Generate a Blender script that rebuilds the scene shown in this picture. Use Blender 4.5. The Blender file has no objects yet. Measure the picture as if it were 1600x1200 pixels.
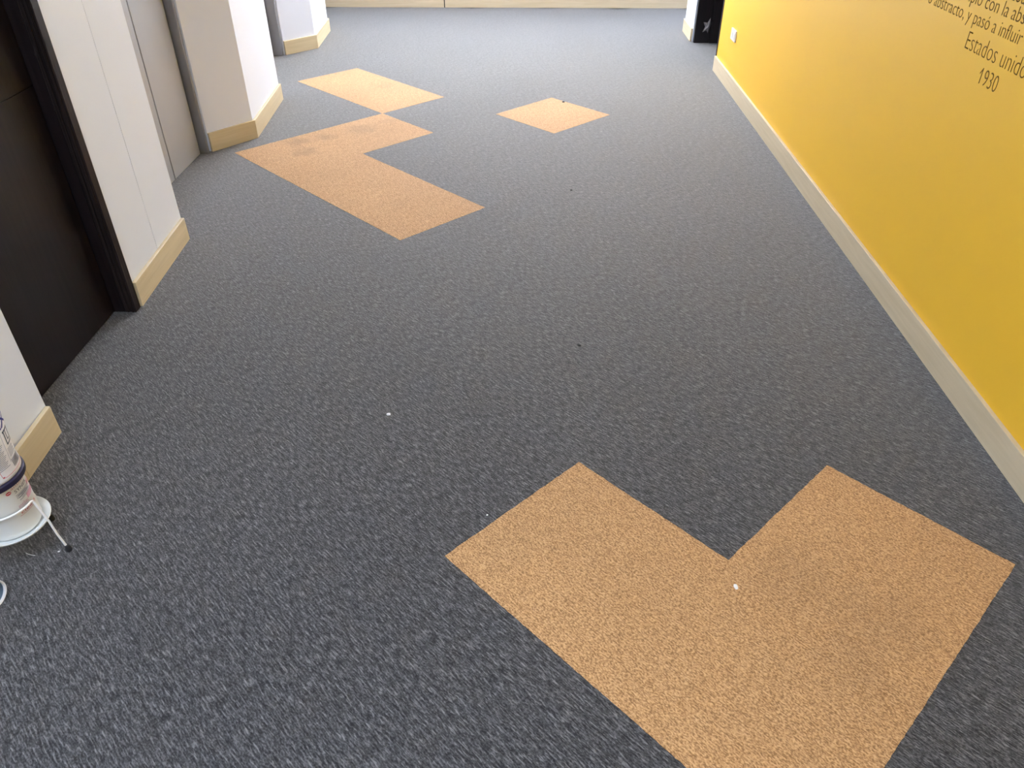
import bpy, bmesh, math, random
from mathutils import Vector, Matrix
random.seed(7)
SC = bpy.context.scene
COL = SC.collection
PI = math.pi

# ------------------------------------------------------------------ camera
cam_d = bpy.data.cameras.new('camera')
cam_d.sensor_width = 36.0
cam_d.lens = 36.0 * 1191.63 / 1600.0
cam_d.clip_start = 0.02
cam = bpy.data.objects.new('camera', cam_d)
cam.location = (0, 0, 1.485)
cam.rotation_euler = (PI/2 - 0.63956, 0, math.radians(1.1038))
COL.objects.link(cam)
SC.camera = cam

# ------------------------------------------------------------------ world, exposure, lights
world = bpy.data.worlds.new('daylight')
SC.world = world
world.use_nodes = True
bg = world.node_tree.nodes['Background']
bg.inputs[0].default_value = (0.86, 0.93, 1.0, 1)
bg.inputs[1].default_value = 3.0
SC.view_settings.view_transform = 'Standard'
SC.view_settings.look = 'None'
SC.view_settings.gamma = 1.0
SC.view_settings.use_curve_mapping = False
SC.view_settings.exposure = 0.0

def area(name, loc, rot, sx, sy, power, color):
    l = bpy.data.lights.new(name, 'AREA')
    l.shape = 'RECTANGLE'; l.size = sx; l.size_y = sy
    l.energy = power; l.color = color
    o = bpy.data.objects.new(name, l)
    o.location = loc; o.rotation_euler = rot
    COL.objects.link(o)
    return o
# daylight through the wide window at the far end of the corridor
area('window_daylight', (0, 8.30, 1.72), (-PI/2, 0, 0), 3.2, 1.5, 265, (0.92, 0.94, 1.0))
# ceiling panels (the fixtures are built further down)
LAMPS = [(-0.70, -0.1, 66, (0.69, 0.82, 1.0)), (0.0, 3.2, 2, (0.86, 0.92, 1.0)), (0.0, 7.35, 98, (0.94, 0.95, 1.0))]
for (lx, ly, w, c) in LAMPS:
    area('ceiling_light', (lx, ly, 2.555), (0, 0, 0), 0.58, 1.15, w, c)

# ------------------------------------------------------------------ materials
def new_mat(name):
    m = bpy.data.materials.new(name); m.use_nodes = True
    nt = m.node_tree
    b = nt.nodes['Principled BSDF']
    return m, nt, b
def N(nt, t, **kw):
    n = nt.nodes.new(t)
    for k, v in kw.items():
        setattr(n, k, v)
    return n
def plain(name, col, rough=0.5, metal=0.0, bump=0.0, scale=200.0, spec=0.5, var=0.0):
    m, nt, b = new_mat(name)
    b.inputs['Base Color'].default_value = (*col, 1)
    b.inputs['Roughness'].default_value = rough
    b.inputs['Metallic'].default_value = metal
    b.inputs['Specular IOR Level'].default_value = spec
    g = N(nt, 'ShaderNodeNewGeometry')
    if bump > 0:
        n = N(nt, 'ShaderNodeTexNoise'); n.inputs['Scale'].default_value = scale; n.inputs['Detail'].default_value = 3
        nt.links.new(g.outputs['Position'], n.inputs['Vector'])
        bp = N(nt, 'ShaderNodeBump'); bp.inputs['Strength'].default_value = bump; bp.inputs['Distance'].default_value = 0.001
        nt.links.new(n.outputs['Fac'], bp.inputs['Height']); nt.links.new(bp.outputs['Normal'], b.inputs['Normal'])
    if var > 0:
        n2 = N(nt, 'ShaderNodeTexNoise'); n2.inputs['Scale'].default_value = 2.2; n2.inputs['Detail'].default_value = 5
        nt.links.new(g.outputs['Position'], n2.inputs['Vector'])
        mx = N(nt, 'ShaderNodeMix', data_type='RGBA')
        mx.inputs['A'].default_value = (*[c*(1-var) for c in col], 1)
        mx.inputs['B'].default_value = (*[min(1, c*(1+var)) for c in col], 1)
        nt.links.new(n2.outputs['Fac'], mx.inputs['Factor']); nt.links.new(mx.outputs['Result'], b.inputs['Base Color'])
    return m

def wood(name, c1, c2, rough, axis_scale, bump=0.1, spec=0.5):
    m, nt, b = new_mat(name)
    b.inputs['Specular IOR Level'].default_value = spec
    g = N(nt, 'ShaderNodeNewGeometry')
    mp = N(nt, 'ShaderNodeMapping'); mp.inputs['Scale'].default_value = axis_scale
    nt.links.new(g.outputs['Position'], mp.inputs['Vector'])
    n = N(nt, 'ShaderNodeTexNoise'); n.inputs['Scale'].default_value = 1.0; n.inputs['Detail'].default_value = 6
    n.inputs['Distortion'].default_value = 0.6
    nt.links.new(mp.outputs['Vector'], n.inputs['Vector'])
    r = N(nt, 'ShaderNodeValToRGB')
    r.color_ramp.elements[0].position = 0.32; r.color_ramp.elements[0].color = (*c1, 1)
    r.color_ramp.elements[1].position = 0.70; r.color_ramp.elements[1].color = (*c2, 1)
    nt.links.new(n.outputs['Fac'], r.inputs['Fac']); nt.links.new(r.outputs['Color'], b.inputs['Base Color'])
    b.inputs['Roughness'].default_value = rough
    bp = N(nt, 'ShaderNodeBump'); bp.inputs['Strength'].default_value = bump; bp.inputs['Distance'].default_value = 0.0008
    nt.links.new(n.outputs['Fac'], bp.inputs['Height']); nt.links.new(bp.outputs['Normal'], b.inputs['Normal'])
    return m

def carpet(name, dark, mid, light, streak, stain=None, sheen=0.25, w_streak=0.5, w_clump=0.27):
    """loop pile carpet: tufts in rows along the tile direction (45 degrees to the corridor)"""
    m, nt, b = new_mat(name)
    L = nt.links
    g = N(nt, 'ShaderNodeNewGeometry')
    def mapped(rot, scale):
        # two steps: turn into the tile's own axes first, then stretch along them
        a = N(nt, 'ShaderNodeMapping'); a.inputs['Rotation'].default_value = (0, 0, rot)
        c = N(nt, 'ShaderNodeMapping'); c.inputs['Scale'].default_value = scale
        L.new(g.outputs['Position'], a.inputs['Vector']); L.new(a.outputs['Vector'], c.inputs['Vector'])
        return c.outputs['Vector']
    def noise(vec, scale, detail=2, rough=0.5, dist=0.0):
        n = N(nt, 'ShaderNodeTexNoise'); n.inputs['Scale'].default_value = scale
        n.inputs['Detail'].default_value = detail; n.inputs['Roughness'].default_value = rough
        n.inputs['Distortion'].default_value = dist
        L.new(vec, n.inputs['Vector']); return n.outputs['Fac']
    def math_(op, a, c, d=None):
        n = N(nt, 'ShaderNodeMath', operation=op)
        for i, v in enumerate((a, c, d)):
            if v is None: continue
            if isinstance(v, (int, float)): n.inputs[i].default_value = v
            else: L.new(v, n.inputs[i])
        return n.outputs[0]
    ROT = PI/4                                        # u axis (down-right in plan) becomes x
    tuft = mapped(ROT, (170, 300, 200))               # single loops, ~6 x 3.3 mm
    strk = mapped(ROT, (42, 250, 100))                # yarn streaks, ~3 cm long
    wide = mapped(ROT, (32, 100, 100))                 # clusters of streaks
    plainv = mapped(0, (1, 1, 1))
    n_t = noise(tuft, 1.0, 2, 0.6)
    n_s = noise(strk, 1.0, 2, 0.55, 0.25)
    n_m = noise(wide, 1.0, 2, 0.6, 0.4)
    n_b = noise(plainv, 1.6, 2, 0.5)
    # value that drives the yarn colour
    v = math_('MULTIPLY', n_t, 1.0 - w_streak)
    v = math_('MULTIPLY_ADD', n_s, w_streak, v)
    v = math_('MULTIPLY_ADD', math_('SUBTRACT', n_m, 0.5), w_clump, v)
    r = N(nt, 'ShaderNodeValToRGB')
    e = r.color_ramp.elements
    e[0].position = 0.39; e[0].color = (*dark, 1)
    e[1].position = 0.50; e[1].color = (*mid, 1)
    e2 = e.new(0.62); e2.color = (*light, 1)
    L.new(v, r.inputs['Fac'])
    col = r.outputs['Color']
    # odd paler yarns
    sm = N(nt, 'ShaderNodeMapRange'); sm.inputs['From Min'].default_value = 0.60; sm.inputs['From Max'].default_value = 0.74
    L.new(n_s, sm.inputs['Value'])
    mx = N(nt, 'ShaderNodeMix', data_type='RGBA'); L.new(sm.outputs['Result'], mx.inputs['Factor'])
    L.new(col, mx.inputs['A']); mx.inputs['B'].default_value = (*streak, 1)
    col = mx.outputs['Result']
    # slow tonal drift of the dye lots
    hs = N(nt, 'ShaderNodeHueSaturation')
    L.new(math_('MULTIPLY_ADD', n_b, 0.30, 0.85), hs.inputs['Value']); L.new(col, hs.inputs['Color'])
    col = hs.outputs['Color']
    if stain:
        for (sx, sy, sr, amt) in stain:
            d = N(nt, 'ShaderNodeVectorMath', operation='DISTANCE'); d.inputs[1].default_value = (sx, sy, 0)
            L.new(g.outputs['Position'], d.inputs[0])
            wob = math_('MULTIPLY_ADD', math_('SUBTRACT', noise(plainv, 14.0, 4, 0.65), 0.5), sr*1.6, d.outputs['Value'])
            mr = N(nt, 'ShaderNodeMapRange', interpolation_type='SMOOTHSTEP')
            mr.inputs['From Min'].default_value = sr; mr.inputs['From Max'].default_value = sr*0.15
            mr.inputs['To Min'].default_value = 0.0; mr.inputs['To Max'].default_value = amt
            L.new(wob, mr.inputs['Value'])
            ms = N(nt, 'ShaderNodeMix', data_type='RGBA'); L.new(mr.outputs['Result'], ms.inputs['Factor'])
            L.new(col, ms.inputs['A']); ms.inputs['B'].default_value = (0.17, 0.10, 0.055, 1)
            col = ms.outputs['Result']
    L.new(col, b.inputs['Base Color'])
    b.inputs['Roughness'].default_value = 0.85
    b.inputs['Specular IOR Level'].default_value = 0.25
    b.inputs['Sheen Weight'].default_value = sheen
    b.inputs['Sheen Roughness'].default_value = 0.45
    bp = N(nt, 'ShaderNodeBump'); bp.inputs['Strength'].default_value = 0.9; bp.inputs['Distance'].default_value = 0.0016
    L.new(math_('ADD', n_t, math_('MULTIPLY', n_s, 0.5)), bp.inputs['Height'])
    L.new(bp.outputs['Normal'], b.inputs['Normal'])
    return m

M = {}
M['grey_carpet'] = carpet('grey_carpet', (0.013, 0.013, 0.016), (0.051, 0.051, 0.055), (0.126, 0.125, 0.132), (0.21, 0.208, 0.215), sheen=0.46)
M['orange_carpet'] = carpet('orange_carpet', (0.26, 0.135, 0.055), (0.455, 0.255, 0.112), (0.65, 0.40, 0.195), (0.63, 0.39, 0.20),
                            stain=[(0.66, 1.22, 0.16, 0.15), (0.84, 1.10, 0.15, 0.15), (0.72, 0.98, 0.12, 0.12),
                                   (-1.30, 4.28, 0.10, 0.40), (-1.16, 4.35, 0.09, 0.30), (-1.22, 4.12, 0.10, 0.30),
                                   (-0.98, 4.50, 0.12, 0.25), (-0.84, 4.66, 0.08, 0.15), (-0.98, 5.42, 0.10, 0.14), (-0.62, 3.45, 0.12, 0.10)],
                            sheen=0.15, w_streak=0.22, w_clump=0.12)
M['white_paint'] = plain('white_paint', (0.77, 0.81, 0.90), 0.55, bump=0.08, scale=260, spec=0.3)
M['yellow_paint'] = plain('yellow_paint', (0.86, 0.50, 0.034), 0.45, bump=0.10, scale=240, spec=0.35, var=0.03)
M['ceiling_paint'] = plain('ceiling_paint', (0.8, 0.8, 0.79), 0.8)
M['maple'] = wood('maple_laminate', (0.57, 0.465, 0.29), (0.64, 0.53, 0.34), 0.45, (3, 3, 60), 0.05)
M['pale_maple'] = wood('pale_maple_laminate', (0.58, 0.475, 0.31), (0.65, 0.54, 0.37), 0.45, (3, 3, 60), 0.05)
M['wenge'] = wood('dark_wenge', (0.006, 0.004, 0.005), (0.015, 0.009, 0.010), 0.38, (60, 60, 2.0), 0.25, spec=0.35)
M['wenge_lit'] = wood('lit_wenge', (0.008, 0.006, 0.007), (0.035, 0.024, 0.022), 0.42, (260, 260, 3.0), 0.5, spec=0.12)  # same wenge, light caught by grooves and edges painted in as paler brown streaks
M['grey_metal'] = plain('grey_lacquered_metal', (0.46, 0.46, 0.465), 0.34, metal=0.35, bump=0.03, scale=90)
M['grey_frame'] = plain('grey_frame_metal', (0.27, 0.265, 0.275), 0.35, metal=0.4)
M['rubber'] = plain('black_rubber', (0.012, 0.012, 0.014), 0.7)
M['white_plastic'] = plain('white_plastic', (0.84, 0.85, 0.83), 0.35)
M['white_label'] = plain('white_label', (0.82, 0.80, 0.83), 0.4)
M['white_enamel'] = plain('white_enamel', (0.86, 0.84, 0.84), 0.3)
M['navy'] = plain('navy_lid', (0.018, 0.014, 0.045), 0.4)
M['ink_blue'] = plain('ink_blue', (0.03, 0.03, 0.30), 0.5)
M['ink_dark'] = plain('ink_dark', (0.06, 0.08, 0.13), 0.5)
M['ink_grey'] = plain('ink_grey', (0.33, 0.35, 0.42), 0.5)
M['ink_red'] = plain('ink_red', (0.62, 0.05, 0.08), 0.5)
M['ink_pink'] = plain('ink_pink', (0.62, 0.34, 0.40), 0.5)
M['lettering'] = plain('brown_lettering', (0.155, 0.075, 0.007), 0.8, spec=0.1)
M['slate_plastic'] = plain('slate_plastic', (0.12, 0.17, 0.22), 0.35)
M['scrap'] = plain('paper_white', (0.8, 0.8, 0.8), 0.7)
M['grey_star'] = plain('grey_rubber', (0.27, 0.26, 0.28), 0.5)
M['glass'] = plain('window_glass', (1, 1, 1), 0.0)
gb = M['glass'].node_tree.nodes['Principled BSDF']; gb.inputs['Transmission Weight'].default_value = 1.0; gb.inputs['IOR'].default_value = 1.02
dm, dnt, db = new_mat('lit_diffuser')
db.inputs['Base Color'].default_value = (0.9, 0.9, 0.9, 1)
db.inputs['Emission Color'].default_value = (1, 0.98, 0.95, 1); db.inputs['Emission Strength'].default_value = 1.3
M['diffuser'] = dm

# ------------------------------------------------------------------ helpers
def link(name, me, mat=None, parent=None):
    o = bpy.data.objects.new(name, me)
    if mat is not None and me is not None and not me.materials:
        me.materials.append(mat)
    COL.objects.link(o)
    if parent is not None: o.parent = parent
    return o
def from_bm(name, bm, mat, parent=None, smooth=False):
    bmesh.ops.recalc_face_normals(bm, faces=bm.faces)
    me = bpy.data.meshes.new(name); bm.to_mesh(me); bm.free()
    if smooth:
        for p in me.polygons: p.use_smooth = True
        me.set_sharp_from_angle(angle=math.radians(40))
    return link(name, me, mat, parent)
def bevel(bm, w, seg=2):
    if w > 0:
        bmesh.ops.bevel(bm, geom=list(bm.edges), offset=w, segments=seg, profile=0.6, affect='EDGES')
def bm_prism(pts, z0, z1, bm=None):
    bm = bm or bmesh.new()
    a = [bm.verts.new((x, y, z0)) for x, y in pts]; b = [bm.verts.new((x, y, z1)) for x, y in pts]
    n = len(pts)
    bm.faces.new(a[::-1]); bm.faces.new(b)
    for i in range(n): bm.faces.new((a[i], a[(i+1) % n], b[(i+1) % n], b[i]))
    return bm
def bm_box(x0, x1, y0, y1, z0, z1, bm=None):
    return bm_prism([(x0, y0), (x1, y0), (x1, y1), (x0, y1)], z0, z1, bm)
def prism(name, pts, z0, z1, mat, parent=None, bev=0.0):
    bm = bm_prism(pts, z0, z1); bmesh.ops.recalc_face_normals(bm, faces=bm.faces); bevel(bm, bev)
    return from_bm(name, bm, mat, parent)
def box(name, x0, x1, y0, y1, z0, z1, mat, parent=None, bev=0.0):
    return prism(name, [(x0, y0), (x1, y0), (x1, y1), (x0, y1)], z0, z1, mat, parent, bev)
def lathe(name, prof, mat, parent=None, c=(0, 0, 0), seg=64):
    """prof: list of (r, z)"""
    bm = bmesh.new(); rings = []
    for r, z in prof:
        if r < 1e-6: rings.append([bm.verts.new((c[0], c[1], c[2]+z))])
        else: rings.append([bm.verts.new((c[0]+r*math.cos(2*PI*k/seg), c[1]+r*math.sin(2*PI*k/seg), c[2]+z)) for k in range(seg)])
    for A, B in zip(rings, rings[1:]):
        for k in range(seg):
            k2 = (k+1) % seg
            if len(A) == 1 and len(B) == 1: continue
            if len(A) == 1: bm.faces.new((A[0], B[k], B[k2]))
            elif len(B) == 1: bm.faces.new((A[k], A[k2], B[0]))
            else: bm.faces.new((A[k], A[k2], B[k2], B[k]))
    return from_bm(name, bm, mat, parent, smooth=True)
def tube(name, pts, r, mat, parent=None, seg=12):
    bm = bmesh.new(); rings = []
    P = [Vector(p) for p in pts]
    for i, p in enumerate(P):
        t = ((P[min(i+1, len(P)-1)] - p).normalized() + (p - P[max(i-1, 0)]).normalized()).normalized()
        u = t.cross(Vector((0.31, 0.17, 0.93))).normalized() if abs(t.z) < 0.9 else t.cross(Vector((1, 0, 0))).normalized()
        if rings:
            u = (pu - t*pu.dot(t)).normalized()
        pu = u; w = t.cross(u)
        rings.append([bm.verts.new(p + u*r*math.cos(2*PI*k/seg) + w*r*math.sin(2*PI*k/seg)) for k in range(seg)])
    for A, B in zip(rings, rings[1:]):
        for k in range(seg): bm.faces.new((A[k], A[(k+1) % seg], B[(k+1) % seg], B[k]))
    bm.faces.new(rings[0][::-1]); bm.faces.new(rings[-1])
    return from_bm(name, bm, mat, parent, smooth=True)
def empty(name, loc=(0, 0, 0)):
    o = bpy.data.objects.new(name, None); o.location = loc; o.empty_display_size = 0.05
    COL.objects.link(o); return o
def tag(o, label=None, cat=None, group=None, kind=None):
    if label: o['label'] = label
    if cat: o['category'] = cat
    if group: o['group'] = group
    if kind: o['kind'] = kind
    return o
def struct(o, label=None):
    return tag(o, label, None, None, 'structure')
def offset_line(pts, d):
    """polyline shifted to its left by d, mitred"""
    out = []
    for i, p in enumerate(pts):
        ns = []
        if i > 0: a = Vector(p)-Vector(pts[i-1]); ns.append(Vector((-a.y, a.x)).normalized())
        if i < len(pts)-1: a = Vector(pts[i+1])-Vector(p); ns.append(Vector((-a.y, a.x)).normalized())
        n = sum(ns, Vector((0, 0))).normalized(); k = d/max(0.3, n.dot(ns[0]))
        out.append((p[0]+n.x*k, p[1]+n.y*k))
    return out
def skirting(name, face, mat, thick=0.015, h=0.100, side=1, label=None):
    """skirting board along the polyline of its visible face; each straight length is a board"""
    back = offset_line(face, thick*side)
    root = empty(name, (face[0][0], face[0][1], 0)); struct(root, label)
    for i in range(len(face)-1):
        pts = [face[i], face[i+1], back[i+1], back[i]]
        pts = [(x-face[0][0], y-face[0][1]) for x, y in pts]
        bm = bm_prism(pts, 0.0, h); bmesh.ops.recalc_face_normals(bm, faces=bm.faces)
        bevel(bm, 0.0012, 1)
        from_bm('board', bm, mat, root)
    return root

# ------------------------------------------------------------------ floor of carpet tiles
G0 = Vector((0.16041, 1.62444)); U = Vector((math.sqrt(.5), -math.sqrt(.5))); V = Vector((-math.sqrt(.5), -math.sqrt(.5))); T = 0.5
floor = box('floor', -3.4, 3.4, -1.7, 8.4, -0.12, -0.0065, M['grey_carpet']); struct(floor, 'corridor floor of charcoal carpet tiles with orange tile figures')
def tile_mesh(name, jit, top, mat):
    bm = bmesh.new(); n = 48 if jit else 1
    out = []
    cs = [(-.25, -.25), (.25, -.25), (.25, .25), (-.25, .25)]
    for k in range(4):
        a, b = cs[k], cs[(k+1) % 4]
        for i in range(n):
            t = i/n; x = a[0]+(b[0]-a[0])*t; y = a[1]+(b[1]-a[1])*t
            if jit:
                s = 1 + (random.uniform(-jit, jit) + jit*0.3)/0.25
                x *= s; y *= s
            out.append((x, y))
    bm_prism(out, -0.006, top, bm); bmesh.ops.recalc_face_normals(bm, faces=bm.faces)
    me = bpy.data.meshes.new(name); bm.to_mesh(me); bm.free(); me.materials.append(mat)
    return me
grey_me = tile_mesh('grey_tile', 0, 0.0, M['grey_carpet'])
orange_me = tile_mesh('orange_tile', 0.0011, 0.0007, M['orange_carpet'])
ORANGE = {(0, 0), (1, 0), (1, -1), (-6, -2), (-5, -2), (-4, -2), (-6, -3), (-8, -4), (-7, -4), (-5, -5)}
cells = []
for i in range(-16, 14):
    for j in range(-18, 6):
        c = G0 + U*(i+.5)*T + V*(j+.5)*T
        main = -2.15 < c.x < 1.65 and -0.9 < c.y < 7.1
        cross = -3.05 < c.x < 3.05 and 7.0 <= c.y < 8.1
        if main or cross or (i, j) in ORANGE:
            cells.append((i, j, c))
for (i, j, c) in cells:
    isor = (i, j) in ORANGE
    o = bpy.data.objects.new('carpet_tile', orange_me if isor else grey_me)
    o.location = (c.x, c.y, 0); o.rotation_euler = (0, 0, -PI/4)
    COL.objects.link(o); o.parent = floor
    if isor: o['label'] = 'orange carpet tile'

# ------------------------------------------------------------------ left side of the corridor
H = 2.62
def wall(name, pts, mat, label=None, z0=0.0, z1=H):
    o = prism(name, pts, z0, z1, mat); return struct(o, label)
w1 = wall('wall_left', [(-1.402, -1.6), (-1.402, 1.73), (-1.75, 1.73), (-1.75, -1.6)], M['white_paint'], 'near white wall beside the dark wooden door')
skirting('baseboard_left', [(-1.374, -1.6), (-1.376, 1.527), (-1.387, 1.728)], M['maple'], thick=0.0148, label='light wood skirting on the near left wall, beside the white tubs')

# second length of wall: two panels that meet in a fine joint
def wx(y): return -1.457 - (y-2.46)/(3.035-2.46)*0.028
w2 = empty('wall_left', (-1.47, 2.46, 0)); struct(w2, 'white wall pier between the dark door and the grey metal door')
def local(pts, r): return [(x-r.location.x, y-r.location.y) for x, y in pts]
SEAM = 2.742
prism('wall_panel', local([(wx(2.458), 2.458), (wx(SEAM-.0016), SEAM-.0016), (-1.60, SEAM-.0016), (-1.60, 2.458)], w2), 0, H, M['white_paint'], w2, 0.0008)
prism('wall_panel', local([(wx(SEAM+.0016), SEAM+.0016), (wx(3.035), 3.035), (-1.60, 3.035), (-1.60, SEAM+.0016)], w2), 0, H, M['white_paint'], w2, 0.0008)
prism('core', local([(-1.602, 2.458), (-1.602, 3.035), (-1.95, 3.035), (-1.95, 2.458)], w2), 0, H, M['white_paint'], w2)
skirting('baseboard_left', [(-1.442, 2.462), (-1.470, 3.034)], M['maple'], thick=0.0145, label='light wood skirting between the dark door and the grey metal door')

# chamfered pier beyond the grey door
A, B, C = (-1.731, 4.111), (-1.546, 4.345), (-1.594, 5.089)
o3 = offset_line([A, B, C], 0.0152)
wall('wall_left', [o3[0], o3[1], (-1.609, 5.086), (-1.97, 5.42), (-2.25, 5.42), (-2.25, 4.118)], M['white_paint'], 'white chamfered pier between the two grey metal doors')
skirting('baseboard_left', [A, B, C], M['maple'], label='light wood skirting wrapping the chamfered pier between the grey doors')
P1, P2, P3 = (-1.871, 6.236), (-1.673, 6.465), (-1.704, 7.078)
o4 = offset_line([P1, P2, P3], 0.0152)
wall('wall_left', [o4[0], o4[1], (-1.719, 7.076), (-1.95, 7.28), (-3.3, 7.28), (-3.3, 6.244)], M['white_paint'], 'farthest white chamfered pier beyond the second grey door')
skirting('baseboard_left', [P1, P2, P3, (-1.935, 7.28)], M['maple'], label='light wood skirting on the farthest left pier')

# lintels over the left doors
for (y0, y1, x0, x1) in ((1.731, 2.457, -1.75, -1.40), (3.036, 4.117, -1.95, -1.50), (5.421, 6.243, -2.25, -1.66)):
    struct(box('wall_left', x0, x1, y0, y1, 2.105, H, M['white_paint']), 'white wall over a doorway on the left')

# ---- door 1: dark wooden door
d1 = empty('door_1', (-1.53, 2.1, 0)); struct(d1, 'dark brown wooden door in the near left doorway')
def B1(name, x0, x1, y0, y1, z0, z1, mat, par, bev=0.0, root=d1):
    L_ = root.location
    return box(name, x0-L_.x, x1-L_.x, y0-L_.y, y1-L_.y, z0-L_.z, z1-L_.z, mat, par, bev)
lower = B1('door_panel', -1.575, -1.530, 1.765, 2.416, 0.006, 0.8165, M['wenge'], d1, 0.0012)
B1('door_panel', -1.575, -1.530, 1.765, 2.416, 0.8185, 2.06, M['wenge'], d1, 0.0012)
B1('panel_joint', -1.573, -1.5335, 1.767, 2.414, 0.8155, 0.8195, M['rubber'], d1)
B1('jamb', -1.62, -1.425, 1.732, 1.758, 0, 2.10, M['wenge'], d1, 0.001)
B1('jamb', -1.62, -1.492, 2.420, 2.456, 0, 2.10, M['wenge'], d1, 0.001)
# fluted architrave at the corridor edge of the far jamb
for k in range(5):
    x0 = -1.4905 + k*0.0085
    B1('moulding_strip', x0, x0+0.0075, 2.4185-(0.0022 if k % 2 else 0), 2.456, 0, 2.10, M['wenge_lit'], d1, 0.0016)
B1('head_jamb', -1.62, -1.405, 1.764, 2.418, 2.065, 2.10, M['wenge'], d1, 0.001)
hd = lathe('door_handle', [(0, 0), (.024, 0), (.024, .008), (.009, .012), (.009, .045), (0, .045)], M['grey_frame'], d1, seg=24)
hd.rotation_euler = (0, PI/2, 0); hd.location = (0.0, -0.27, 1.02)
lv = B1('lever', -1.49, -1.478, 1.83, 1.95, 1.01, 1.03, M['grey_frame'], None, 0.003); lv.parent = hd
lv.matrix_parent_inverse = Matrix.LocRotScale(Vector((0.0, -0.27, 1.02)), hd.rotation_euler, None).inverted()

# ---- door 2 and 3: grey metal doors
def metal_door(name, xl, y0, ysplit, y1, xfront, label):
    r = empty(name, (xl, (y0+y1)/2, 0)); struct(r, label)
    f = lambda n, a, b, c, d, e, g, m, par=r, bev=0.0: B1(n, a, b, c, d, e, g, m, par, bev, root=r)
    f('door_panel', xl-.04, xl, y0+.002, ysplit-.007, 0.003, 2.08, M['grey_metal'], r, 0.0015)
    f('door_panel', xl-.04, xl-.001, ysplit+.006, y1-.020, 0.003, 2.08, M['grey_metal'], r, 0.0015)
    f('backing', xl-.06, xl-.042, y0, y1, 0.0, 2.09, M['rubber'], r)
    # far jamb with a rounded front edge
    f('jamb', xl-.045, xfront, y1, y1+.021, 0, 2.10, M['grey_frame'], r, 0.004)
    f('jamb', xl-.045, xl-.002, y0-.012, y0, 0, 2.10, M['grey_frame'], r, 0.003)
    f('head_jamb', xl-.045, xfront-.02, y0, y1-.001, 2.085, 2.104, M['grey_frame'], r, 0.003)
    return r
metal_door('door_2', -1.785, 3.048, 3.705, 4.090, -1.748, 'grey metal two-leaf door beyond the dark door')
metal_door('door_3', -1.962, 5.433, 5.86, 6.214, -1.891, 'far grey metal door, mostly hidden behind the chamfered pier')

# ------------------------------------------------------------------ right side
wr = wall('wall_right', [(1.365, -1.6), (1.60, -1.6), (1.60, 5.860), (1.365, 5.860)], M['yellow_paint'], 'bright yellow wall with brown lettering')
skirting('baseboard_right', [(1.350, -1.6), (1.350, 5.861)], M['pale_maple'], thick=0.0148, side=-1, label='pale wood skirting along the yellow wall')
wall('wall_right', [(1.348, 6.738), (1.348, 7.13), (3.3, 7.13), (3.3, 6.90), (1.72, 6.90), (1.72, 6.738)], M['white_paint'], 'white wall end past the dark doorway on the right')
skirting('baseboard_right', [(1.333, 6.750), (1.333, 7.13)], M['pale_maple'], thick=0.0148, side=-1, label='short pale skirting past the dark doorway on the right')
struct(box('wall_right', 1.365, 1.80, 5.861, 6.737, 2.105, H, M['white_paint']), 'white wall over the dark doorway on the right')
d4 = empty('door_4', (1.62, 6.3, 0)); struct(d4, 'dark doorway at the far end of the yellow wall')
B1('door_panel', 1.70, 1.74, 5.89, 6.697, 0.004, 2.08, M['wenge'], d4, 0.001, root=d4)
B1('jamb', 1.357, 1.478, 6.700, 6.7365, 0, 2.10, M['wenge'], d4, 0.0012, root=d4)
B1('jamb', 1.481, 1.76, 6.690, 6.7365, 0, 2.10, M['wenge'], d4, 0.0012, root=d4)
B1('jamb', 1.362, 1.76, 5.862, 5.885, 0, 2.10, M['wenge_lit'], d4, 0.0012, root=d4)
B1('head_jamb', 1.362, 1.76, 5.886, 6.689, 2.085, 2.104, M['wenge'], d4, 0.0012, root=d4)

# ------------------------------------------------------------------ far end, near end, ceiling
WY = 8.115
def wall_hole(name, x0, x1, y0, y1, hx0, hx1, hz0, hz1, mat, label):
    bm = bmesh.new()
    for (a, b, c, d) in ((x0, x1, 0, hz0), (x0, x1, hz1, H), (x0, hx0, hz0, hz1), (hx1, x1, hz0, hz1)):
        bm_box(a, b, y0, y1, c, d, bm)
    return struct(from_bm(name, bm, mat), label)
wall_hole('wall_back', -3.3, 3.3, WY, WY+.12, -1.6, 1.6, 0.95, 2.45, M['white_paint'], 'white wall closing the far end of the corridor')
bb = empty('baseboard_back', (0, 8.10, 0)); struct(bb, 'cream skirting boards along the far wall, with a joint between them')
JX = -0.81
box('board', -3.28, JX-.005, 0, .0148, 0, .10, M['pale_maple'], bb, 0.0012)
box('board', JX+.005, 3.28, 0, .0148, 0, .10, M['pale_maple'], bb, 0.0012)
box('joint_strip', JX-.0048, JX+.0048, .004, .0146, 0, .099, M['wenge'], bb)
win = empty('window_1', (0, WY+.06, 0.95)); struct(win, 'wide window in the far wall')
for (a, b, c, d) in ((-1.6, 1.6, 0, .05), (-1.6, 1.6, 1.45, 1.5), (-1.6, -1.55, .05, 1.45), (1.55, 1.6, .05, 1.45), (-.025, .025, .05, 1.45)):
    box('frame_bar', a, b, -.03, .03, c, d, M['white_plastic'], win, 0.003)
for (a, b) in ((-1.55, -.025), (.025, 1.55)):
    box('pane', a, b, -.003, .003, .05, 1.45, M['glass'], win)
struct(box('wall_left', -3.42, -3.3, 6.2, 8.235, 0, H, M['white_paint']), 'left end of the cross corridor')
struct(box('wall_right', 3.3, 3.42, 6.2, 8.235, 0, H, M['white_paint']), 'right end of the cross corridor')
struct(box('wall_front', -1.75, 1.6, -1.72, -1.6, 0, H, M['white_paint']), 'white wall behind the viewer')
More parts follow.
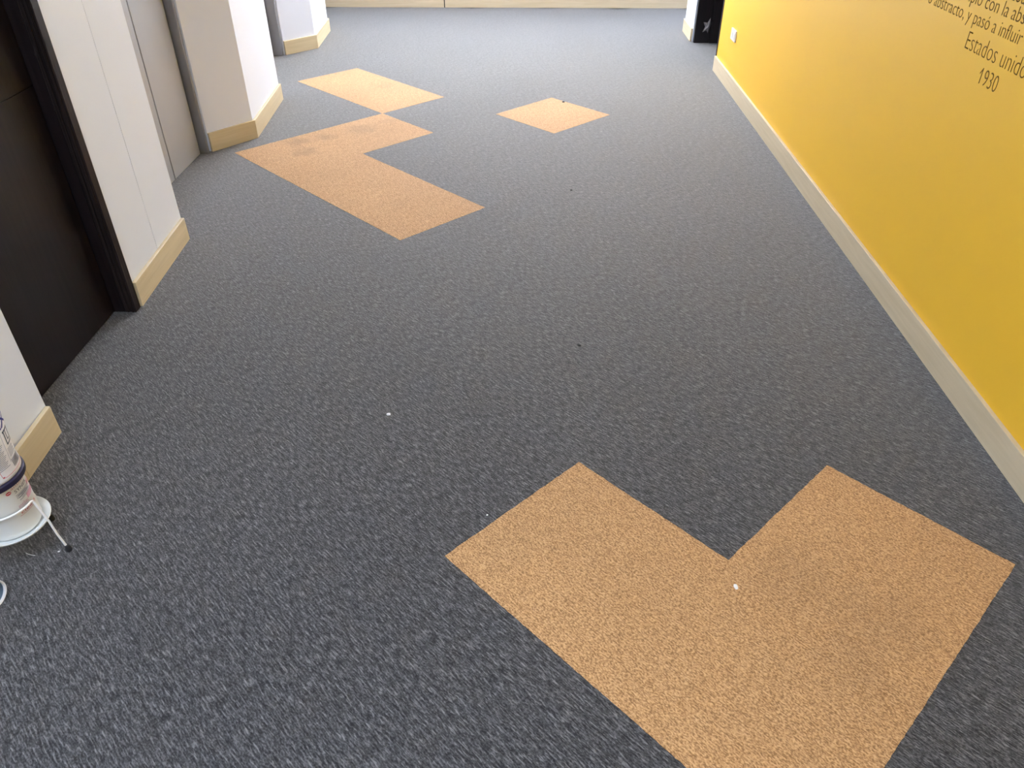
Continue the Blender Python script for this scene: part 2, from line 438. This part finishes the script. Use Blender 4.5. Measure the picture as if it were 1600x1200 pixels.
ceil = struct(box('ceiling', -3.42, 3.42, -1.72, 8.24, H, H+.08, M['ceiling_paint']), 'white ceiling')
# closing walls behind the doors so that no sky leaks in
struct(box('wall_left', -2.40, -2.26, 1.60, 6.243, 0, H, M['white_paint']), 'hidden wall behind the left doors')
struct(box('wall_right', 1.81, 1.90, 5.70, 6.899, 0, H, M['white_paint']), 'hidden wall behind the right doorway')
LL = ['white ceiling light panel above the near end', 'white ceiling light panel over the middle of the corridor', 'white ceiling light panel near the far end']
for k, (lx, ly, w, c) in enumerate(LAMPS):
    r = empty('ceiling_light_panel', (lx, ly, 2.62)); tag(r, LL[k], 'ceiling light', 'ceiling light panels')
    for (a, b, c_, d) in ((-.31, .31, -.60, -.58), (-.31, .31, .58, .60), (-.31, -.29, -.58, .58), (.29, .31, -.58, .58)):
        box('frame_bar', a, b, c_, d, -.045, 0.0, M['white_plastic'], r, 0.002)
    box('diffuser', -.289, .289, -.579, .579, -.035, -.028, M['diffuser'], r)

# ------------------------------------------------------------------ lettering on the yellow wall
def text_bm(s, off):
    cu = bpy.data.curves.new('t', 'FONT'); cu.body = s; cu.size = 1.0; cu.offset = off; cu.resolution_u = 4
    cu.fill_mode = 'FRONT'
    ob = bpy.data.objects.new('t', cu); COL.objects.link(ob)
    dg = bpy.context.evaluated_depsgraph_get()
    me = bpy.data.meshes.new_from_object(ob.evaluated_get(dg))
    bpy.data.objects.remove(ob); bpy.data.curves.remove(cu)
    bm = bmesh.new(); bm.from_mesh(me); bpy.data.meshes.remove(me)
    return bm
def ext(bm, axis):
    v = [x.co[axis] for x in bm.verts]; return min(v), max(v)
def wall_text(s, y_start, y_end, z, cap, off, italic=0.0, flag=False):
    bm = text_bm(s, off); ref = text_bm('E', off)
    c0, c1 = ext(ref, 1); ref.free()
    if flag:
        x0_ = min(v.co.x for v in bm.verts)
        q = [bm.verts.new((x0_+a, b, 0)) for a, b in ((-.17, c1-.24), (-.14, c1-.29), (.02, c1-.09), (.02, c1))]
        bm.faces.new(q)
    sy = cap/(c1-c0); x0, x1 = ext(bm, 0); sx = (y_start-y_end)/(x1-x0)
    for v in bm.verts:
        x, y = (v.co.x-x0)*sx, (v.co.y-c0)*sy
        v.co = Vector((1.3645, y_start-x-italic*y, z+y))
    ext_ = bmesh.ops.extrude_face_region(bm, geom=list(bm.faces))
    for g in ext_['geom']:
        if isinstance(g, bmesh.types.BMVert): g.co.x += 0.0006
    return from_bm('lettering', bm, M['lettering'], wr)
wall_text('1930', 2.432, 2.322, 0.838, 0.044, -0.016, flag=True)
wall_text('Estados unidos', 2.567, 2.185, 0.906, 0.048, -0.018)
wall_text('o abstracto, y pas\u00f3 a influir', 2.895, 2.285, 0.976, 0.037, -0.014)
wall_text('ipio con la abst', 2.632, 2.283, 1.026, 0.037, -0.012)
wall_text('cou', 2.405, 2.335, 1.070, 0.037, -0.008)

# ------------------------------------------------------------------ socket on the yellow wall
so = empty('wall_socket', (1.365, 5.447, 0.328)); tag(so, 'small white socket plate on the far end of the yellow wall', 'socket')
box('plate', -.010, -.0002, -.062, .062, -.034, .034, M['white_enamel'], so, 0.002)
for dy in (-.028, .028):
    box('insert', -.0125, -.0101, dy-.020, dy+.020, -.018, .018, M['white_plastic'], so, 0.001)

# ------------------------------------------------------------------ small grey star-shaped door stop on the dark jamb
bm = bmesh.new()
R1, R2 = 0.064, 0.030; pts = []
for k in range(10):
    a = PI/2 + k*PI/5; r = R1 if k % 2 == 0 else R2
    pts.append((min(r*math.cos(a)*0.75, 0.012 + 0.0004*k), r*math.sin(a)))
f = [bm.verts.new((x, 0.0, z)) for x, z in pts]; cc = bm.verts.new((0, -0.018, 0)); bk = [bm.verts.new((x, 0.006, z)) for x, z in pts]
for k in range(10):
    bm.faces.new((f[k], f[(k+1) % 10], cc)); bm.faces.new((f[k], bk[k], bk[(k+1) % 10], f[(k+1) % 10]))
bm.faces.new(bk)
st = from_bm('star_ornament', bm, M['grey_star']); st.location = (1.455, 6.6935, 0.128); st.rotation_euler = (0, 0.2, 0)
tag(st, 'small grey star-shaped ornament low on the dark door jamb at right', 'ornament')

# ------------------------------------------------------------------ wire stand, dish and the two tubs at the left edge
CX, CY = -1.244, 1.272
stand = empty('wire_stand', (CX, CY, 0)); tag(stand, 'low white wire stand with black rubber feet, left edge, holding a dish', 'stand')
def pol(r, deg, z): return (r*math.cos(math.radians(deg)), r*math.sin(math.radians(deg)), z)
ZT, RT = 0.176, 0.0735
def u_loop(a0, a1):
    pts = [pol(.101, a0, .012), pol(.0925, a0, .06), pol(.0888, a0, .103), pol(.0765, a0, ZT-.008), pol(RT+.0006, a0, ZT-.002)]
    sgn = 1 if a1 > a0 else -1; n = 14
    pts += [pol(RT, a0+sgn*3+(a1-a0-sgn*6)*i/n, ZT) for i in range(n+1)]
    pts += [pol(RT+.0006, a1, ZT-.002), pol(.0765, a1, ZT-.008), pol(.0888, a1, .103), pol(.0925, a1, .06), pol(.101, a1, .012)]
    lp = tube('wire_loop', pts, 0.0029, M['white_enamel'], stand)
    for a in (a0, a1):
        x, y, z = pol(.1025, a, 0)
        ft = lathe('rubber_foot', [(0, 0.0), (.0070, 0.0), (.0078, .003), (.0066, .012), (.0046, .019), (0, .020)], M['rubber'], lp, (x, y, 0), 20)
u_loop(0, -125); u_loop(86, 190)

dish = lathe('round_dish', [(0, .0), (.052, .0), (.066, .003), (.0815, .0105), (.0848, .0160), (.0838, .0180), (.0790, .0140), (.071, .0075), (.062, .0045), (.05, .0040), (0, .0040)], M['white_plastic'], None, (0, 0, 0), 72)
dish.location = (CX, CY, 0.0905); tag(dish, 'shallow round white plastic dish on the wire stand', 'dish')

def on_cyl(bm, r_of_z, a0, z0, sc, ax=1.0):
    """wrap flat artwork (x to the right, y up, metres) round the vertical axis"""
    bmesh.ops.subdivide_edges(bm, edges=[e for e in bm.edges if e.calc_length() > 0.004], cuts=2)
    bmesh.ops.triangulate(bm, faces=list(bm.faces))
    for v in bm.verts:
        z = z0 + v.co.y; r = r_of_z(z)
        a = math.radians(a0) + v.co.x/r
        rr = r + 0.0005 + v.co.z
        v.co = Vector((rr*math.cos(a), rr*math.sin(a), z))
def art_rect(bm, x0, x1, y0, y1):
    n = max(1, int((x1-x0)/0.003))
    for i in range(n):
        a, b = x0+(x1-x0)*i/n, x0+(x1-x0)*(i+1)/n
        v = [bm.verts.new((a, y0, 0)), bm.verts.new((b, y0, 0)), bm.verts.new((b, y1, 0)), bm.verts.new((a, y1, 0))]
        bm.faces.new(v)
def art_text(bm, s, x, y, h, w, off=0.0):
    t = text_bm(s, off); x0, x1 = ext(t, 0); y0, y1 = ext(t, 1)
    vm = {}
    for v in t.verts: vm[v.index] = bm.verts.new((x+(v.co.x-x0)/(x1-x0)*w, y+(v.co.y-y0)/(y1-y0)*h, 0.0002))
    for f_ in t.faces: bm.faces.new([vm[v.index] for v in f_.verts])
    t.free()
def printed(parent, r_of_z, mat, fn, name='print'):
    bm = bmesh.new(); fn(bm); on_cyl(bm, r_of_z, 0, 0, 1)
    me = bpy.data.meshes.new(name); bm.to_mesh(me); bm.free()
    o = link(name, me, mat, parent); return o
D = math.radians

# lower tub
RL = 0.0655
tub1 = empty('white_tub', (CX, CY, 0.0958)); tag(tub1, 'lower white tub with red print and a navy rim, standing in the dish', 'tub')
OZ = -0.0958
lathe('body', [(0, .0958+OZ), (.049, .0958+OZ), (.060, .0985+OZ), (RL, .108+OZ), (RL, .238+OZ), (.0690, .246+OZ), (0, .246+OZ)], M['white_plastic'], tub1, (0, 0, 0), 72)
lathe('rim', [(0, .2462+OZ), (.0725, .2462+OZ), (.0772, .2490+OZ), (.0778, .254+OZ), (.0772, .262+OZ), (.0735, .2650+OZ), (0, .2650+OZ)], M['navy'], tub1, (0, 0, 0), 72)
rl = lambda z: RL
R_ = RL
def ang(deg): return R_*D(deg)
def A1(bm): # red logo disc, lower rule and words in red
    n = 20; c = bm.verts.new((ang(-30), .230+OZ, 0)); ring = [bm.verts.new((ang(-30)+.0062*math.cos(2*PI*k/n), .230+OZ+.0048*math.sin(2*PI*k/n), 0)) for k in range(n)]
    for k in range(n): bm.faces.new((c, ring[k], ring[(k+1) % n]))
printed(tub1, rl, M['ink_red'], A1, 'red_logo')
printed(tub1, lambda z: RL+.0003, M['white_label'], lambda bm: art_rect(bm, ang(-34), ang(-26), .2295+OZ, .2312+OZ), 'logo_bar')
printed(tub1, rl, M['ink_dark'], lambda bm: (art_text(bm, 'SYNER', ang(-19), .2195+OZ, .0085, ang(39)), [art_rect(bm, ang(-20), ang(28-4*k), .2115-.0042*k+OZ, .2125-.0042*k+OZ) for k in range(3)]), 'brand_lettering')
printed(tub1, rl, M['ink_grey'], lambda bm: [art_rect(bm, ang(-16+7*(k % 2)), ang(8+6*((k*5) % 4)), .2085-.0035*k+OZ, .2100-.0035*k+OZ) for k in range(5)], 'small_print')
printed(tub1, rl, M['ink_pink'], lambda bm: (art_text(bm, 'antiseptic', ang(-24), .2315+OZ, .0085, ang(62)),
        art_rect(bm, ang(2), ang(46), .1820+OZ, .1965+OZ), art_text(bm, 'antibac', ang(-25), .178+OZ, .0100, ang(26)),
        art_rect(bm, ang(20), ang(46), .2060+OZ, .2180+OZ)), 'pink_print')
printed(tub1, rl, M['ink_red'], lambda bm: (art_text(bm, 'cleans', ang(-26), .1600+OZ, .0075, ang(46)), art_rect(bm, ang(-30), ang(22), .1560+OZ, .1568+OZ)), 'red_print')

# upper tub
tub2 = empty('white_tub', (CX, CY, 0.2652)); tag(tub2, 'upper white tub with blue print and a thin red border, stacked on the lower tub', 'tub')
OZ2 = -0.2652
def ru(z):
    z = z - OZ2
    if z < .275: return .0740
    if z < .300: return .0740 - (z-.275)/.025*.0018
    return .0722 + (z-.300)*0.075
lathe('body', [(0, .2652+OZ2), (.0715, .2652+OZ2), (.0738, .268+OZ2), (.0740, .275+OZ2), (.0722, .300+OZ2), (.0722+.15*.075, .45+OZ2), (.0722+.15*.075-.002, .453+OZ2), (0, .453+OZ2)], M['white_label'], tub2, (0, 0, 0), 72)
lathe('lid', [(0, .4532+OZ2), (.0845, .4532+OZ2), (.0860, .456+OZ2), (.0860, .466+OZ2), (.083, .4695+OZ2), (0, .4695+OZ2)], M['navy'], tub2, (0, 0, 0), 72)
R_ = .0735
printed(tub2, ru, M['ink_red'], lambda bm: (art_rect(bm, ang(-24), ang(34), .2772+OZ2, .2780+OZ2), art_rect(bm, ang(-28), ang(-27.3), .2815+OZ2, .300+OZ2), art_rect(bm, ang(-27.5), ang(-24), .2785+OZ2, .2815+OZ2)), 'red_border')
printed(tub2, ru, M['ink_dark'], lambda bm: [art_rect(bm, ang(3+3.1*k), ang(3+3.1*k+1.3), .284+OZ2, .305+OZ2) for k in range(9)], 'barcode')
printed(tub2, ru, M['ink_dark'], lambda bm: (art_rect(bm, ang(9), ang(11.5), .343+OZ2, .378+OZ2), art_rect(bm, ang(27), ang(29.5), .343+OZ2, .378+OZ2), art_rect(bm, ang(9), ang(29), .341+OZ2, .3445+OZ2),
        art_rect(bm, ang(7), ang(31), .376+OZ2, .380+OZ2), art_rect(bm, ang(16), ang(18), .352+OZ2, .378+OZ2), art_rect(bm, ang(16), ang(24), .350+OZ2, .3525+OZ2)), 'pictogram')
printed(tub2, ru, M['ink_blue'], lambda bm: art_text(bm, 'TEX', ang(-38), .388+OZ2, .028, ang(78), 0.01), 'blue_lettering')
printed(tub2, ru, M['ink_grey'], lambda bm: ([art_rect(bm, ang(-42+((k*7) % 5)), ang(-4-((k*5) % 7)), .296+.0042*k+OZ2, .2976+.0042*k+OZ2) for k in range(20)],
        art_rect(bm, ang(0), ang(.8), .300+OZ2, .384+OZ2), [art_rect(bm, ang(4), ang(28-((k*5) % 9)), .312+.0042*k+OZ2, .3136+.0042*k+OZ2) for k in range(6)]), 'small_print')

# ------------------------------------------------------------------ cup lying by the stand at the very edge
cup = empty('plastic_cup', (-1.262, 1.112, 0.0335)); tag(cup, 'slate grey plastic cup with a white rim lying on the carpet at the left edge', 'cup')
lathe('cup_body', [(0, -.055), (.024, -.055), (.026, -.053), (.0315, .034), (.0295, .034), (.0245, -.050), (0, -.051)], M['slate_plastic'], cup, seg=40)
lathe('cup_rim', [(.0295, .0345), (.0330, .0345), (.0335, .038), (.0325, .041), (.0295, .040), (.0295, .0345)], M['white_enamel'], cup, seg=40)
cup.rotation_euler = (0, PI/2, math.radians(-8))

# ------------------------------------------------------------------ crumbs and fluff on the carpet
def crumb(loc, r, label, name='paper_scrap', flat=0.45, mat='scrap', stretch=1.0):
    bm = bmesh.new(); bmesh.ops.create_icosphere(bm, subdivisions=2, radius=r)
    for v in bm.verts:
        k = random.uniform(.75, 1.15); v.co = Vector((v.co.x*k*stretch, v.co.y*k, v.co.z*k*flat))
    zmin = min(v.co.z for v in bm.verts)
    o = from_bm(name, bm, M[mat], smooth=True); o.location = (loc[0], loc[1], loc[2]-zmin); o.rotation_euler = (0, 0, random.uniform(0, 3))
    return tag(o, label, 'scrap', 'bits of litter on the carpet')
crumb((-0.417, 1.829, 0), .0060, 'small white paper scrap alone on the dark carpet in the middle left')
crumb((-0.093, 1.412, 0), .0028, 'tiny white scrap beside the left edge of the large orange figure')
crumb((0.514, 1.188, .0008), .0052, 'pale scrap lying on the large orange figure below its inner corner', stretch=1.5)
crumb((-1.165, 1.266, 0), .0030, 'tiny white scrap beside the foot of the wire stand')
crumb((0.235, 5.06, 0), .010, 'dark fluff at the upper edge of the far single orange tile', 'fluff', .4, 'rubber')
crumb((0.192, 2.226, 0), .006, 'dark fluff on the grey carpet in the middle right', 'fluff', .4, 'rubber', 1.6)
crumb((0.224, 3.605, 0), .007, 'dark fluff on the grey carpet below the far single orange tile', 'fluff', .4, 'rubber', 1.4)
th = tube('thread', [(-1.2446, 1.2595, .0012), (-1.236, 1.2555, .0016), (-1.227, 1.2535, .0012), (-1.218, 1.252, .0012)], .0007, M['scrap'], None, 6)
tag(th, 'fine white thread on the carpet below the round dish', 'thread')
